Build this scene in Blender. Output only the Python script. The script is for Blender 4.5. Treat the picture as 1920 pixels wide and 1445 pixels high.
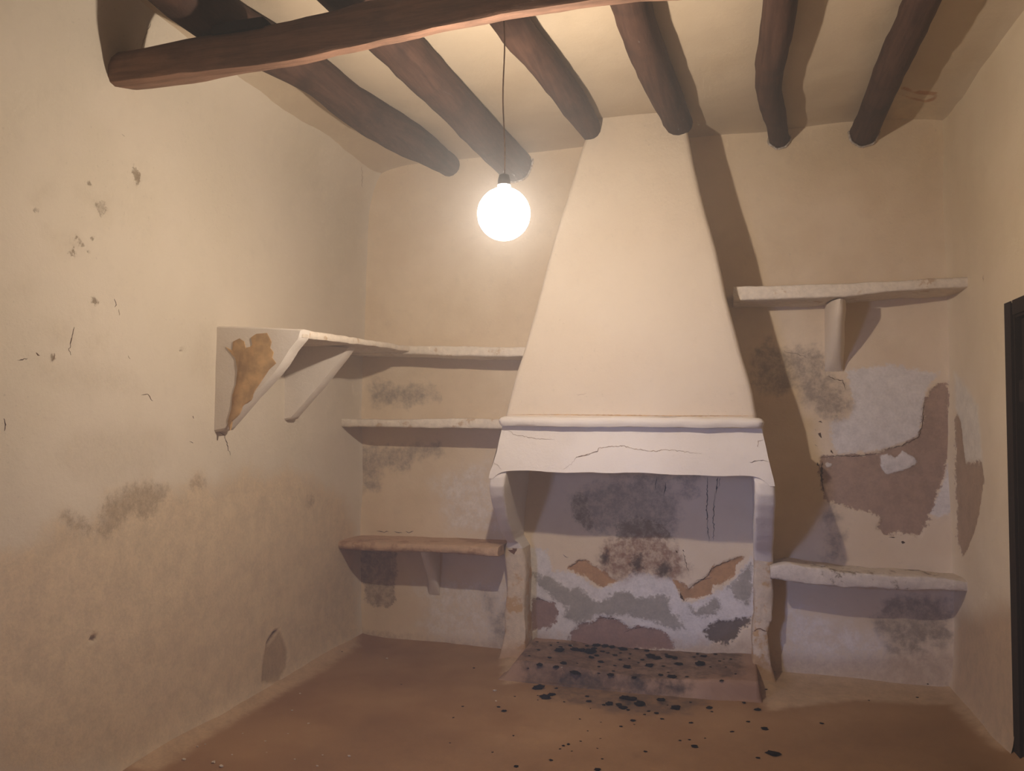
import bpy, bmesh, math, random
import numpy as np
from mathutils import Vector, Matrix, noise as mn
from mathutils.bvhtree import BVHTree

random.seed(7); rng = np.random.default_rng(7)
for o in list(bpy.data.objects): bpy.data.objects.remove(o)
SC = bpy.context.scene
COL = SC.collection

# ------------------------------------------------------------------ camera
F, YAW, PITCH, ROLL, EYE = 1469.5, 0.268425, 0.045869, 0.006938, 1.5
CX, CY = 960.0, 722.5
_r = np.array([math.cos(YAW), math.sin(YAW), 0.0])
FW = np.array([-math.sin(YAW)*math.cos(PITCH), math.cos(YAW)*math.cos(PITCH), math.sin(PITCH)])
_u = np.cross(_r, FW)
RT = math.cos(ROLL)*_r + math.sin(ROLL)*_u
UP = -math.sin(ROLL)*_r + math.cos(ROLL)*_u
EYEP = np.array([0, 0, EYE])
cam_d = bpy.data.cameras.new('camera'); cam = bpy.data.objects.new('camera', cam_d); COL.objects.link(cam)
cam_d.sensor_width = 36; cam_d.lens = F/1920*36; cam_d.clip_start = 0.02
m = Matrix.Identity(4)
for i in range(3):
    m[i][0] = RT[i]; m[i][1] = UP[i]; m[i][2] = -FW[i]; m[i][3] = EYEP[i]
cam.matrix_world = m
SC.camera = cam
SC.cycles.adaptive_threshold = 0.04
SC.cycles.diffuse_bounces = 6

# ------------------------------------------------------------------ room measures (metres)
D, XL, XR, ZC, YF = 5.0, -2.464, 1.239, 3.305, -1.3
WIN = (-0.75, 0.55, 0.85, 1.95)          # opening in the left wall beside the camera: y0, y1, z0, z1
DOOR = (3.22, 4.05, 0.0, 2.05)          # doorway in the right wall

# ------------------------------------------------------------------ light
GLARE_HAZE = 0.036  # thin haze added to stand in for lens glare around the bulb
LAMP_W = 80.0
WIN_W = 8.0
EXPO = 0.15
LAMP = Vector((-0.85, 2.95, 2.32))
w = bpy.data.worlds.new('world'); SC.world = w; w.use_nodes = True
nt = w.node_tree
nt.nodes['Background'].inputs[0].default_value = (0.55, 0.68, 1.0, 1)
nt.nodes['Background'].inputs[1].default_value = 0.06
if GLARE_HAZE:
    vs = nt.nodes.new('ShaderNodeVolumeScatter'); vs.inputs['Density'].default_value = GLARE_HAZE
    vs.inputs['Color'].default_value = (1, 1, 1, 1)
    vs.inputs['Anisotropy'].default_value = 0.0
    nt.links.new(vs.outputs[0], nt.nodes['World Output'].inputs['Volume'])
wl = bpy.data.lights.new('window_daylight', 'AREA'); wl.shape = 'RECTANGLE'; wl.size = 0.5; wl.size_y = 0.8; wl.spread = math.radians(50)
wl.energy = WIN_W; wl.color = (0.34, 0.46, 1.0)
wo = bpy.data.objects.new('window_daylight', wl); COL.objects.link(wo)
wo.location = (XL-0.14, -.30, 1.40)
wo.rotation_euler = (Vector((-.05, 5.0, .55))-Vector(wo.location)).to_track_quat('-Z', 'Y').to_euler()   # daylight slanting in through the splayed window
vsn = SC.view_settings
vsn.view_transform = 'Standard'; vsn.look = 'None'; vsn.gamma = 1; vsn.use_curve_mapping = False; vsn.exposure = EXPO

# ------------------------------------------------------------------ helpers
def on(x, y, ax, val):
    d = FW + RT*(x-CX)/F - UP*(y-CY)/F
    return EYEP + d*((val-EYEP[ax])/d[ax])
def crop(x0, y0, s, pts): return [(x0+p[0]/s, y0+p[1]/s) for p in pts]
cA = lambda p: crop(180, 0, 2.824, p)      # picture regions the outlines were read from
cB = lambda p: crop(800, 0, 3.2, p)
cC = lambda p: crop(1320, 0, 3.2, p)
cD = lambda p: crop(380, 560, 3.0, p)
cE = lambda p: crop(560, 860, 3.5556, p)
cF = lambda p: crop(900, 720, 3.2, p)
cG = lambda p: crop(960, 870, 3.84, p)
cH = lambda p: crop(1320, 480, 3.2, p)
cI = lambda p: crop(1320, 900, 2.652, p)
cK = lambda p: crop(960, 1120, 3.84, p)
cL = lambda p: crop(0, 600, 2.409, p)
cM = lambda p: crop(0, 250, 3.211, p)
cN = lambda p: crop(0, 1000, 2.0, p)
def lin(c): 
    return tuple((v/255/12.92 if v/255 <= .04045 else ((v/255+.055)/1.055)**2.4) for v in c)+(1,)

def link(o, parent=None):
    COL.objects.link(o)
    if parent: o.parent = parent
    return o
def tag(o, label=None, cat=None, group=None, kind=None):
    if label: o['label'] = label
    if cat: o['category'] = cat
    if group: o['group'] = group
    if kind: o['kind'] = kind
    return o
def empty(name, loc=(0, 0, 0)):
    o = bpy.data.objects.new(name, None); o.empty_display_size = .05; o.location = loc; COL.objects.link(o); return o
def mesh_obj(name, V, Fc, mat, parent=None, smooth=True, recalc=False):
    me = bpy.data.meshes.new(name); me.from_pydata([tuple(v) for v in V], [], Fc)
    if recalc:
        b = bmesh.new(); b.from_mesh(me); bmesh.ops.recalc_face_normals(b, faces=b.faces); b.to_mesh(me); b.free()
    if smooth: me.polygons.foreach_set('use_smooth', [True]*len(me.polygons))
    me.materials.append(mat); me.update()
    o = bpy.data.objects.new(name, me); COL.objects.link(o)
    if parent:
        o.parent = parent
        o.matrix_parent_inverse = Matrix.Translation(-parent.location)
    return o
def auto_smooth(o, deg=40):
    o.data.set_sharp_from_angle(angle=math.radians(deg))

def vnoise(x, y, seed):
    xi = np.floor(x).astype(np.int64); yi = np.floor(y).astype(np.int64); fx = x-xi; fy = y-yi
    fx = fx*fx*(3-2*fx); fy = fy*fy*(3-2*fy)
    def h(a, b):
        n = (a*374761393 + b*668265263 + seed*69069) & 0x7fffffff
        n = ((n ^ (n >> 13))*1274126177) & 0x7fffffff
        return ((n ^ (n >> 16)) & 0xffff)/65535.0
    return (h(xi, yi)*(1-fx)+h(xi+1, yi)*fx)*(1-fy)+(h(xi, yi+1)*(1-fx)+h(xi+1, yi+1)*fx)*fy
def fbm(x, y, seed=1, oct=4):
    a, s, t = 0.5, 0.0, 0.0
    for i in range(oct):
        s = s+a*vnoise(x*2**i+17*i, y*2**i-9*i, seed+i); t += a; a *= .55
    return s/t-0.5

def sdf(poly, S, T, margin=0.25):
    """signed distance to a polygon, positive inside"""
    out = np.full(S.shape, -margin); P = np.array(poly)
    m = (S > P[:, 0].min()-margin) & (S < P[:, 0].max()+margin) & (T > P[:, 1].min()-margin) & (T < P[:, 1].max()+margin)
    s = S[m]; t = T[m]; d2 = np.full(s.shape, 1e9); ins = np.zeros(s.shape, bool)
    for i in range(len(P)):
        a = P[i-1]; b = P[i]; e = b-a; L = max(e@e, 1e-12)
        k = np.clip(((s-a[0])*e[0]+(t-a[1])*e[1])/L, 0, 1)
        d2 = np.minimum(d2, (s-a[0]-k*e[0])**2+(t-a[1]-k*e[1])**2)
        c = ((a[1] > t) != (b[1] > t)) & (s < (b[0]-a[0])*(t-a[1])/(b[1]-a[1]+1e-12)+a[0])
        ins ^= c
    d = np.sqrt(d2); out[m] = np.clip(np.where(ins, d, -d), -margin, None)
    return out
def sdl(line, S, T, width, margin=0.25):
    """signed distance to a thick polyline"""
    out = np.full(S.shape, -margin); P = np.array(line); d2 = np.full(S.shape, 1e9)
    for i in range(1, len(P)):
        a = P[i-1]; b = P[i]; e = b-a; L = max(e@e, 1e-12)
        k = np.clip(((S-a[0])*e[0]+(T-a[1])*e[1])/L, 0, 1)
        d2 = np.minimum(d2, (S-a[0]-k*e[0])**2+(T-a[1]-k*e[1])**2)
    return np.maximum(out, width-np.sqrt(d2))

# ------------------------------------------------------------------ materials
class NB:
    def __init__(s, name):
        s.m = bpy.data.materials.new(name); s.m.use_nodes = True; s.t = s.m.node_tree; s.n = s.t.nodes; s.l = s.t.links
        s.b = s.n['Principled BSDF']; s.tc = s.n.new('ShaderNodeTexCoord').outputs['Object']
    def sock(s, i, v):
        if isinstance(v, bpy.types.NodeSocket): s.l.new(v, i)
        else: i.default_value = v
    def noise(s, scale, detail=3, rough=.55, vec=None, dist=0):
        n = s.n.new('ShaderNodeTexNoise'); n.inputs['Scale'].default_value = scale; n.inputs['Detail'].default_value = detail
        n.inputs['Roughness'].default_value = rough; n.inputs['Distortion'].default_value = dist
        s.l.new(vec or s.tc, n.inputs['Vector']); return n.outputs[0]
    def math(s, op, a, b=0.0, c=0.0):
        n = s.n.new('ShaderNodeMath'); n.operation = op
        for i, v in enumerate((a, b, c)): s.sock(n.inputs[i], v)
        return n.outputs[0]
    def ramp(s, v, a, b, lo=0., hi=1.):
        n = s.n.new('ShaderNodeMapRange'); n.interpolation_type = 'SMOOTHSTEP'
        s.sock(n.inputs[0], v); n.inputs[1].default_value = a; n.inputs[2].default_value = b; n.inputs[3].default_value = lo; n.inputs[4].default_value = hi
        return n.outputs[0]
    def mix(s, f, a, b, mode='MIX'):
        n = s.n.new('ShaderNodeMix'); n.data_type = 'RGBA'; n.blend_type = mode
        s.sock(n.inputs[0], f); s.sock(n.inputs[6], a); s.sock(n.inputs[7], b); return n.outputs[2]
    def attr(s, name):
        n = s.n.new('ShaderNodeAttribute'); n.attribute_name = name; return n.outputs['Fac']
    def bump(s, h, strength=.3, dist=.01):
        n = s.n.new('ShaderNodeBump'); n.inputs['Strength'].default_value = strength; n.inputs['Distance'].default_value = dist
        s.l.new(h, n.inputs['Height']); s.l.new(n.outputs[0], s.b.inputs['Normal'])
    def scaled(s, v3):
        n = s.n.new('ShaderNodeMapping'); n.inputs['Scale'].default_value = v3; s.l.new(s.tc, n.inputs[0]); return n.outputs[0]
    def done(s, col, rough=.9):
        s.sock(s.b.inputs['Base Color'], col); s.sock(s.b.inputs['Roughness'], rough); s.b.inputs['Specular IOR Level'].default_value = .25
        return s.m

def plaster(name, base, tone2, layers=(), rough=.92, bstr=.35, mott=.6, fine=True):
    """whitewashed plaster; layers = (attribute, colour, soft, wobble, noise scale, opacity, relief depth)"""
    k = NB(name)
    n1 = k.noise(1.7, 3, .6); n2 = k.noise(14, 5, .65); n3 = k.noise(75, 4, .65) 
    col = k.mix(k.math('MULTIPLY', k.ramp(n1, .38, .68), mott), lin(base), lin(tone2))
    col = k.mix(k.math('MULTIPLY', k.ramp(n2, .5, .8), .35*mott), col, lin([c*.88 for c in base]))
    col = k.mix(k.math('MULTIPLY', k.ramp(n3, .60, .74), k.ramp(n1, .42, .62, .05, .42)), col, lin([c*.74 for c in base]))
    h = k.math('ADD', k.math('MULTIPLY', n2, .8), k.math('MULTIPLY', n3, .25))
    if layers:
        na = k.math('SUBTRACT', n2, .5); nr = k.noise(30, 8, .78); nb = k.math('SUBTRACT', nr, .5); grain = k.ramp(k.math('MULTIPLY_ADD', n2, .5, k.math('MULTIPLY', nr, .5)), .38, .6, .35, 1.); var = k.ramp(k.math('ADD', k.math('MULTIPLY', n2, .6), k.math('MULTIPLY', n3, .4)), .3, .7)
    for (at, c, soft, wob, ns, op, dep) in layers:
        d = k.math('MULTIPLY_ADD', na if ns < 18 else nb, wob, k.attr(at))
        mk = k.ramp(d, -soft, soft)
        if at in ('mould', 'band', 'spot', 'grey', 'soot', 'damp', 'cool_light_wash', 'base'):
            mk = k.math('MULTIPLY', mk, grain)
        cc = k.mix(var, lin([v*.9 for v in c]), lin([min(255, v*1.07) for v in c]))
        col = k.mix(k.math('MULTIPLY', mk, op), col, cc)
        if dep: h = k.math('SUBTRACT', h, k.math('MULTIPLY', mk, dep))
    k.bump(h, bstr, .008)
    return k.done(col, rough)

WHITE = (226, 216, 202); WARM = (212, 197, 176)
M = {}
def wood(name, a, b, axis):
    k = NB(name)
    sc = [34, 34, 34]; sc[axis] = 2.2
    g = k.noise(1, 5, .7, k.scaled(sc), .4); g2 = k.noise(5, 4, .6); g3 = k.noise(90, 2, .5)
    col = k.mix(k.ramp(g, .3, .7), lin(a), lin(b)); col = k.mix(k.ramp(g2, .45, .75, 0, .55), col, lin([v*.6 for v in a]))
    k.bump(k.math('ADD', g, k.math('MULTIPLY', g3, .3)), .45, .006); return k.done(col, .8)
M['joist'] = wood('weathered_log', (58, 37, 27), (80, 55, 42), 1)
M['beam'] = wood('brown_beam_wood', (108, 80, 62), (146, 110, 88), 0)
M['door'] = wood('dark_door_wood', (34, 20, 14), (42, 26, 18), 2)
def flat(name, c, rough=.9, var=.25, sc=30, spec=None):
    k = NB(name); n = k.noise(sc, 4, .6)
    k.bump(n, .4, .004)
    return k.done(k.mix(k.ramp(n, .3, .75), lin([v*(1-var) for v in c]), lin([min(255, v*(1+var*.5)) for v in c])), rough)
M['char'] = flat('charcoal', (30, 20, 13), 1., .4, 60)
M['char'].node_tree.nodes['Principled BSDF'].inputs['Specular IOR Level'].default_value = .05
M['crack'] = flat('crack_shadow', (92, 68, 50), .95, .3, 80)
M['soft_crack'] = flat('shallow_crack', (158, 134, 108), .95, .2, 80)
M['drip'] = flat('tar_drip', (44, 38, 40), .8, .3, 60)
M['rust'] = flat('dark_brown_blotch', (118, 76, 46), .95, .2, 60)
M['ochre'] = flat('bare_ochre_plaster', (188, 152, 104), .95, .14, 14)
M['crumb'] = flat('plaster_crumb', (206, 190, 170), .95, .15, 40)
M['cord'] = flat('old_cord', (120, 94, 72), .6, .2, 40)
M['socket'] = flat('socket_plastic', (38, 30, 26), .5, .1, 20)
M['cobweb'] = flat('dusty_cobweb', (150, 128, 108), .95, .2, 40)

# =================================================================== SETTING
def surface(name, O, U, V, N, ss, tt, mat, layers=None, disp=None, cut=None, slab=0.3, slabs=()):
    """a plaster surface: grid of ss x tt metres on O with axes U, V, inward normal N"""
    O, U, V, N = [np.array(a, float) for a in (O, U, V, N)]
    S, T = np.meshgrid(ss, tt, indexing='ij'); h = np.zeros(S.shape) if disp is None else disp(S, T)
    P = O + S[..., None]*U + T[..., None]*V + h[..., None]*N
    ni, nj = S.shape; idx = np.arange(ni*nj).reshape(ni, nj)
    q = np.stack([idx[:-1, :-1], idx[1:, :-1], idx[1:, 1:], idx[:-1, 1:]], -1)
    if cut is not None:
        sc = (S[:-1, :-1]+S[1:, 1:])/2; tc = (T[:-1, :-1]+T[1:, 1:])/2; q = q[~cut(sc, tc)]
    q = q.reshape(-1, 4)
    if np.dot(np.cross(U, V), N) < 0: q = q[:, ::-1]
    verts = P.reshape(-1, 3); extra_v = []; extra_f = []; base = len(verts)
    for lo, hi in slabs:
        b0 = base+len(extra_v)
        for k in range(8): extra_v.append([(lo, hi)[(k >> a) & 1][a] for a in range(3)])
        for f in ((0, 2, 3, 1), (4, 5, 7, 6), (0, 1, 5, 4), (2, 6, 7, 3), (0, 4, 6, 2), (1, 3, 7, 5)): extra_f.append([b0+i for i in f])
    if extra_v:
        verts = np.vstack([verts, np.array(extra_v)]); q = np.vstack([q, np.array(extra_f)])
    me = bpy.data.meshes.new(name)
    me.vertices.add(len(verts)); me.vertices.foreach_set('co', verts.astype(np.float32).ravel())
    me.loops.add(q.size); me.loops.foreach_set('vertex_index', q.astype(np.int32).ravel())
    me.polygons.add(len(q)); me.polygons.foreach_set('loop_start', np.arange(0, q.size, 4, dtype=np.int32))
    sm = np.ones(len(q), bool); sm[len(q)-len(extra_f):] = False
    me.update(calc_edges=True); me.polygons.foreach_set('use_smooth', sm)
    for an, val in (layers or {}).items():
        a = me.attributes.new(an, 'FLOAT', 'POINT'); full = np.full(len(verts), -.25, np.float32); full[:base] = val(S, T).ravel()
        a.data.foreach_set('value', full)
    me.materials.append(mat); me.validate(); me.update()
    o = bpy.data.objects.new(name, me); COL.objects.link(o); o['kind'] = 'structure'
    return o
def steps(*segs):
    out = []
    for a, b, d in segs:
        n = max(1, int(round((b-a)/d))); out += list(np.linspace(a, b, n, endpoint=False))
    return np.array(out+[segs[-1][1]])
def polyset(plane, ox, *polys):
    """pixel outlines -> outlines on a wall plane. plane=(axis,value); ox=(axis for s, axis for t)"""
    return [[(on(x, y, *plane)[ox[0]], on(x, y, *plane)[ox[1]]) for x, y in p] for p in polys]
def union(polys): return lambda S, T: np.maximum.reduce([sdf(p, S, T) for p in polys])
def sstep(d, s): 
    k = np.clip((d+s)/(2*s), 0, 1); return k*k*(3-2*k)

# ---- back wall (plane y = D; s = x, t = z)
BK = (1, D); BO = (0, 2)
b_white = polyset(BK, BO,
  cG([(125,600),(250,615),(290,770),(390,770),(480,800),(560,850),(620,890),(700,870),(800,825),(880,770),(1000,790),(1150,820),(1190,900),(1230,990),(1300,1000),(1450,930),(1560,870),(1640,780),(1740,640),(1760,1000),(1720,1110),(1420,1300),(1150,1330),(1050,1250),(800,1290),(400,1290),(120,1260)]),
  cH([(850,690),(1100,650),(1400,700),(1335,800),(1315,1000),(1290,1080),(1080,1160),(800,1190),(765,1100),(760,1000),(880,960),(900,860)]),
  cH([(1475,700),(1504,740),(1504,1500),(1430,1560),(1330,1560),(1400,1440),(1440,1330),(1455,1240),(1490,1100),(1470,950)]))
b_mould = polyset(BK, BO,
  cG([(430,260),(520,190),(700,130),(900,110),(1080,150),(1180,230),(1190,330),(1170,420),(1165,540),(800,540),(740,470),(600,480),(540,460),(470,400),(430,330)]),
  cG([(1180,60),(1340,60),(1330,180),(1260,225),(1210,200)]), cG([(700,60),(1130,60),(1120,190),(1040,180),(900,120)]),
  cH([(310,560),(380,530),(470,570),(560,560),(650,540),(720,620),(740,680),(770,760),(840,800),(880,860),(860,940),(780,1000),(700,930),(610,880),(560,800),(400,830),(320,780),(280,640)]),
  cD([(890,830),(1000,850),(1150,835),(1330,825),(1340,870),(1200,890),(1130,960),(1010,940),(980,1060),(900,1080),(880,930)]),
  cD([(960,470),(1080,490),(1280,510),(1330,550),(1200,585),(960,590)]),
  cI([(960,560),(1100,570),(1200,600),(1220,680),(1210,780),(1050,860),(930,860),(890,770),(840,700)]),
  cI([(640,120),(680,260),(690,380),(640,390),(600,380),(640,300),(600,200)]),
  cE([(330,1130),(380,1170),(600,1210),(900,1250),(1130,1265),(1130,1300),(700,1290),(330,1210)]),
  cE([(1230,880),(1300,930),(1290,1080),(1400,960),(1380,1250),(1310,1230),(1290,1080)]))
b_damp = polyset(BK, BO,
  cE([(410,600),(520,595),(650,620),(655,780),(635,840),(645,940),(600,990),(470,975),(440,900),(440,830),(400,770)]),
  cG([(425,270),(480,210),(540,230),(545,330),(580,440),(545,470),(480,420),(435,350)]),
  cG([(760,430),(900,380),(1100,440),(1160,540),(760,540)]))
b_soot = polyset(BK, BO,
  cG([(650,600),(700,560),(920,525),(1060,530),(1170,600),(1230,700),(1260,760),(1270,800),(1140,810),(1000,800),(900,780),(820,830),(760,830),(660,790),(640,680)]))
b_black = polyset(BK, BO, cG([(875,690),(925,640),(940,740),(890,790),(862,720)]), cG([(1040,760),(1100,690),(1140,740),(1120,810),(1060,800)]), cG([(640,660),(690,620),(700,700),(650,720)]))
b_peel = polyset(BK, BO,
  cG([(400,745),(450,720),(480,690),(530,690),(570,720),(640,760),(700,800),(760,840),(700,860),(650,885),(600,860),(560,820),(480,790)]),
  cG([(1270,900),(1320,860),(1400,810),(1450,740),(1540,700),(1640,665),(1660,680),(1620,740),(1600,800),(1540,850),(1450,880),(1440,930),(1350,960),(1270,970),(1230,985),(1210,940),(1190,880),(1160,830),(1230,850)]))
b_brown = polyset(BK, BO,
  cH([(700,1205),(800,1195),(920,1195),(1050,1180),(1080,1160),(1200,1130),(1290,1080),(1310,1000),(1320,870),(1360,800),(1400,770),(1450,760),(1470,820),(1470,950),(1490,1100),(1455,1240),(1440,1330)])
   + cI([(1185,0),(1150,100),(1120,200),(1070,280),(1000,260),(900,270),(860,240),(880,190),(840,160),(760,150),(700,130),(660,110),(620,110),(590,60),(585,0)]) + cH([(705,1400),(690,1300)]),
  cH([(1480,760),(1498,900),(1504,1100),(1490,1000)]))
b_island = polyset(BK, BO, cH([(1060,1200),(1100,1180),(1150,1215),(1190,1170),(1260,1200),(1280,1240),(1220,1280),(1100,1310),(1060,1260)]),
  cH([(730,1230),(770,1250),(760,1270),(730,1265)]))
b_cement = polyset(BK, BO,
  cG([(140,790),(250,805),(330,850),(420,900),(480,880),(560,960),(620,990),(700,960),(760,920),(830,910),(900,960),(1010,950),(1090,930),(1130,980),(1140,1060),(1200,1100),(1240,1180),(1160,1190),(1060,1140),(940,1110),(830,1080),(760,1090),(620,1080),(540,1130),(480,1140),(380,1100),(400,1030),(320,980),(260,920),(200,870)]),
  cG([(1270,1020),(1330,1060),(1400,1000),(1480,960),(1500,1020),(1470,1080),(1360,1100),(1290,1070)]),
  cG([(1560,880),(1640,800),(1720,700),(1730,900),(1690,1010),(1600,960)]))
b_red = polyset(BK, BO,
  cG([(150,970),(200,965),(260,990),(310,1000),(335,1060),(320,1130),(250,1180),(140,1195),(130,1100)]),
  cG([(440,1190),(500,1150),(560,1140),(640,1100),(720,1110),(800,1140),(830,1180),(900,1170),(1000,1180),(1090,1200),(1150,1270),(1170,1330),(400,1330),(420,1230)]))
b_dark = polyset(BK, BO, cG([(1380,1200),(1420,1160),(1490,1120),(1560,1130),(1640,1110),(1720,1100),(1710,1160),(1640,1190),(1620,1260),(1560,1290),(1450,1280),(1390,1230)]),
  cE([(1380,600),(1440,560),(1500,520),(1500,570),(1440,640),(1390,650)]))
b_cool_light_wash = polyset(BK, BO, cE([(760,830),(960,815),(1400,820),(1400,1280),(900,1250),(820,1100),(860,960)]), cE([(900,150),(1270,20),(1330,480),(1000,470)]), cI([(420,620),(700,720),(900,780),(930,860),(850,930),(500,940),(400,900)]))  # cool window light painted into the wall colour where it falls
b_base = polyset(BK, BO, [(640,1160),(700,1190),(800,1196),(950,1200),(990,1180),(1080,1195),(1180,1190),(1400,1200),(1460,1225),(1560,1235),(1680,1225),(1800,1225),(1800,1330),(640,1330)])
def bdisp(S, T):
    h = fbm(S*1.6, T*1.6, 3, 3)*.022+fbm(S*9, T*9, 9, 3)*.004
    wob = fbm(S*22, T*22, 5, 4)*.03
    for pl, dep, s in ((b_peel, .007, .006), (b_brown, .006, .006), (b_red, .006, .008), (b_dark, .006, .008), (b_cement, -.003, .012)):
        h = h-dep*sstep(union(pl)(S, T)+wob, s)
    h = h+.004*sstep(union(b_island)(S, T)+wob, .006)
    edge = np.minimum(np.minimum(S-XL, XR-S), 9)
    return h+.03*np.exp(-edge/.05)+.012*np.exp(-T/.05)+.012*np.exp(-(ZC-T)/.04)
mb = plaster('back_wall_plaster', (217, 197, 167), (208, 186, 154), [
  ('cool_light_wash', (212, 203, 192), .08, .16, 12, .9, 0), ('white', (210, 203, 194), .012, .12, 20, .85, 0), ('mould', (126, 110, 95), .05, .18, 16, .8, 0),
  ('damp', (116, 92, 67), .012, 0.11, 20, .8, .1), ('soot', (126, 88, 66), .04, .16, 13, .95, 0), ('black', (62, 46, 38), .025, .12, 24, .85, 0),
  ('cement', (146, 136, 121), .012, .15, 20, .85, 0), ('base', (168, 142, 116), .05, .12, 10, .7, 0), ('brown', (158, 130, 110), .004, 0.13, 22, .96, 1.2),
  ('peel', (172, 128, 86), .004, 0.11, 26, .95, 1.2), ('red', (138, 102, 86), .006, 0.13, 26, .9, 1.), ('dark', (90, 72, 62), .008, 0.14, 22, .9, 1.),
  ('island', (212, 203, 192), .004, .05, 24, .95, -1.)], mott=1.)
wall_back = surface('wall_back', (0, D, 0), (1, 0, 0), (0, 0, 1), (0, -1, 0), steps((XL-.06, XR+.06, .0085)), steps((-.06, 1.35, .0085), (1.35, 2.1, .011), (2.1, ZC+.05, .03)), mb,
  dict(cool_light_wash=union(b_cool_light_wash), white=union(b_white), mould=union(b_mould), damp=union(b_damp), soot=union(b_soot), black=union(b_black), cement=union(b_cement), base=union(b_base),
       brown=union(b_brown), peel=union(b_peel), red=union(b_red), dark=union(b_dark), island=union(b_island)), bdisp,
  slabs=[((XL-.35, D+.06, -.1), (XR+.35, D+.4, ZC+.3))])

# ---- left wall (plane x = XL; s = y, t = z)
LK = (0, XL); LO = (1, 2)
tide = [(-60,1080),(150,1000),(280,885),(400,930),(470,830),(520,780),(650,740),(760,760),(860,740),(900,700),(960,750),(1030,700),(1130,675),(1220,715),(1300,665),(1400,705),(1500,770),(1560,820),(1600,950)]
l_low = polyset(LK, LO, cL(tide+[(1605,1440),(1200,1700),(700,2050),(-60,2050)]))
l_band = polyset(LK, LO, cL([(460,850),(520,780),(650,735),(760,755),(740,800),(690,880),(640,900),(600,860),(540,920),(480,980),(430,960)]), cL([(275,880),(330,880),(400,930),(430,920),(400,960),(330,950)]),
   cL([(860,745),(900,700),(930,740),(870,760)]), cL([(1395,800),(1420,800),(1415,840),(1390,840)]))
l_grey = polyset(LK, LO, cL([(200,60),(260,0),(320,20),(300,110),(230,150)]), cL([(400,80),(490,60),(470,110),(420,130)]), cL([(150,190),(420,200),(600,240),(640,320),(400,330),(180,260)]),
   cL([(360,500),(560,495),(760,490),(768,660),(600,720),(400,720),(240,620)]), cM([(200,400),(260,290),(340,270),(330,360),(240,430)]), cM([(480,330),(540,350),(650,400),(660,500),(600,480),(520,390)]),
   cM([(280,590),(340,600),(480,620),(520,700),(400,720),(300,640)]), cM([(110,930),(170,880),(200,940),(160,970)]), cL([(900,40),(960,20),(970,300),(920,260),(870,230)]), cN([(380,780),(300,850),(260,890),(420,890)]))
l_spot = polyset(LK, LO, cM([(205,470),(225,455),(245,470),(230,480)]), cM([(410,710),(455,700),(460,740),(430,740)]), cM([(470,655),(500,640),(510,680),(480,675)]), cM([(445,630),(465,625),(465,645)]), cM([(550,625),(570,620),(568,640)]),
   cM([(800,180),(830,220),(850,250),(840,320),(815,290),(800,250)]), cM([(545,1000),(580,990),(600,1035),(570,1030)]), cM([(390,770),(402,768),(400,785)]), cM([(530,715),(545,712),(545,730)]), cM([(570,735),(590,730),(585,750)]), cM([(575,430),(630,400),(650,480),(610,490)]),
   cM([(525,285),(550,295),(545,312),(528,300)]), cM([(305,1345),(330,1330),(335,1370),(312,1368)]))
l_patch = polyset(LK, LO, cN([(1000,410),(1030,365),(1050,365),(1075,440),(1070,500),(1030,560),(975,560),(985,490)]))
l_pit = polyset(LK, LO, cN([(330,398),(345,383),(362,385),(355,402)]), cL([(815,138),(832,131),(830,138),(818,144)]), cN([(172,333),(182,328),(180,336)]), cN([(1000,410),(1028,370),(1045,362),(1030,385),(1008,415)]), cN([(555,485),(562,483),(560,492)]), cN([(88,730),(95,728),(94,736)]))
def ldisp(S, T):
    h = fbm(S*1.3, T*1.3, 21, 3)*.03+fbm(S*8, T*8, 29, 3)*.004
    h = h-.005*sstep(union(l_patch)(S, T)+fbm(S*20, T*20, 4)*.02, .01)
    h = h-.02*sstep(union(l_pit)(S, T), .008)
    h = h*np.clip(np.minimum(np.abs(S-WIN[1])/.3+(S < WIN[1])*0, 1), 0, 1)
    return h+.035*np.exp(-(D-S)/.06)+.03*np.exp(-T/.06)+.16*np.exp(-(ZC-T)/.13)
ml = plaster('left_wall_plaster', (205, 192, 172), (199, 186, 164), [
  ('low', (198, 175, 142), .07, .18, 7, .75, 0), ('grey', (188, 174, 152), .05, .12, 11, .55, 0), ('band', (150, 132, 106), .03, .15, 24, .85, 0),
  ('spot', (132, 116, 94), .006, .08, 60, .9, .4), ('patch', (158, 134, 104), .012, .03, 22, .8, .6), ('pit', (120, 96, 72), .004, .01, 60, .9, .8)])
lcut = lambda S, T: (S > WIN[0]) & (S < WIN[1]) & (T > WIN[2]) & (T < WIN[3])
x0, x1 = XL-.45, XL-.05
wall_left = surface('wall_left', (XL, 0, 0), (0, 1, 0), (0, 0, 1), (1, 0, 0), steps((YF-.05, WIN[0], .05), (WIN[0], WIN[1], .05), (WIN[1], 2.0, .05), (2.0, D+.04, .011)),
  steps((-.06, WIN[2], .013), (WIN[2], WIN[3], .013), (WIN[3], 2.6, .02), (2.6, ZC+.05, .03)), ml,
  dict(low=union(l_low), grey=union(l_grey), band=union(l_band), spot=union(l_spot), patch=union(l_patch), pit=union(l_pit)), ldisp, lcut,
  slabs=[((x0, YF-.3, -.1), (x1, WIN[0], ZC+.3)), ((x0, WIN[1], -.1), (x1, D+.06, ZC+.3)), ((x0, WIN[0], -.1), (x1, WIN[1], WIN[2])), ((x0, WIN[0], WIN[3]), (x1, WIN[1], ZC+.3))])

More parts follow.
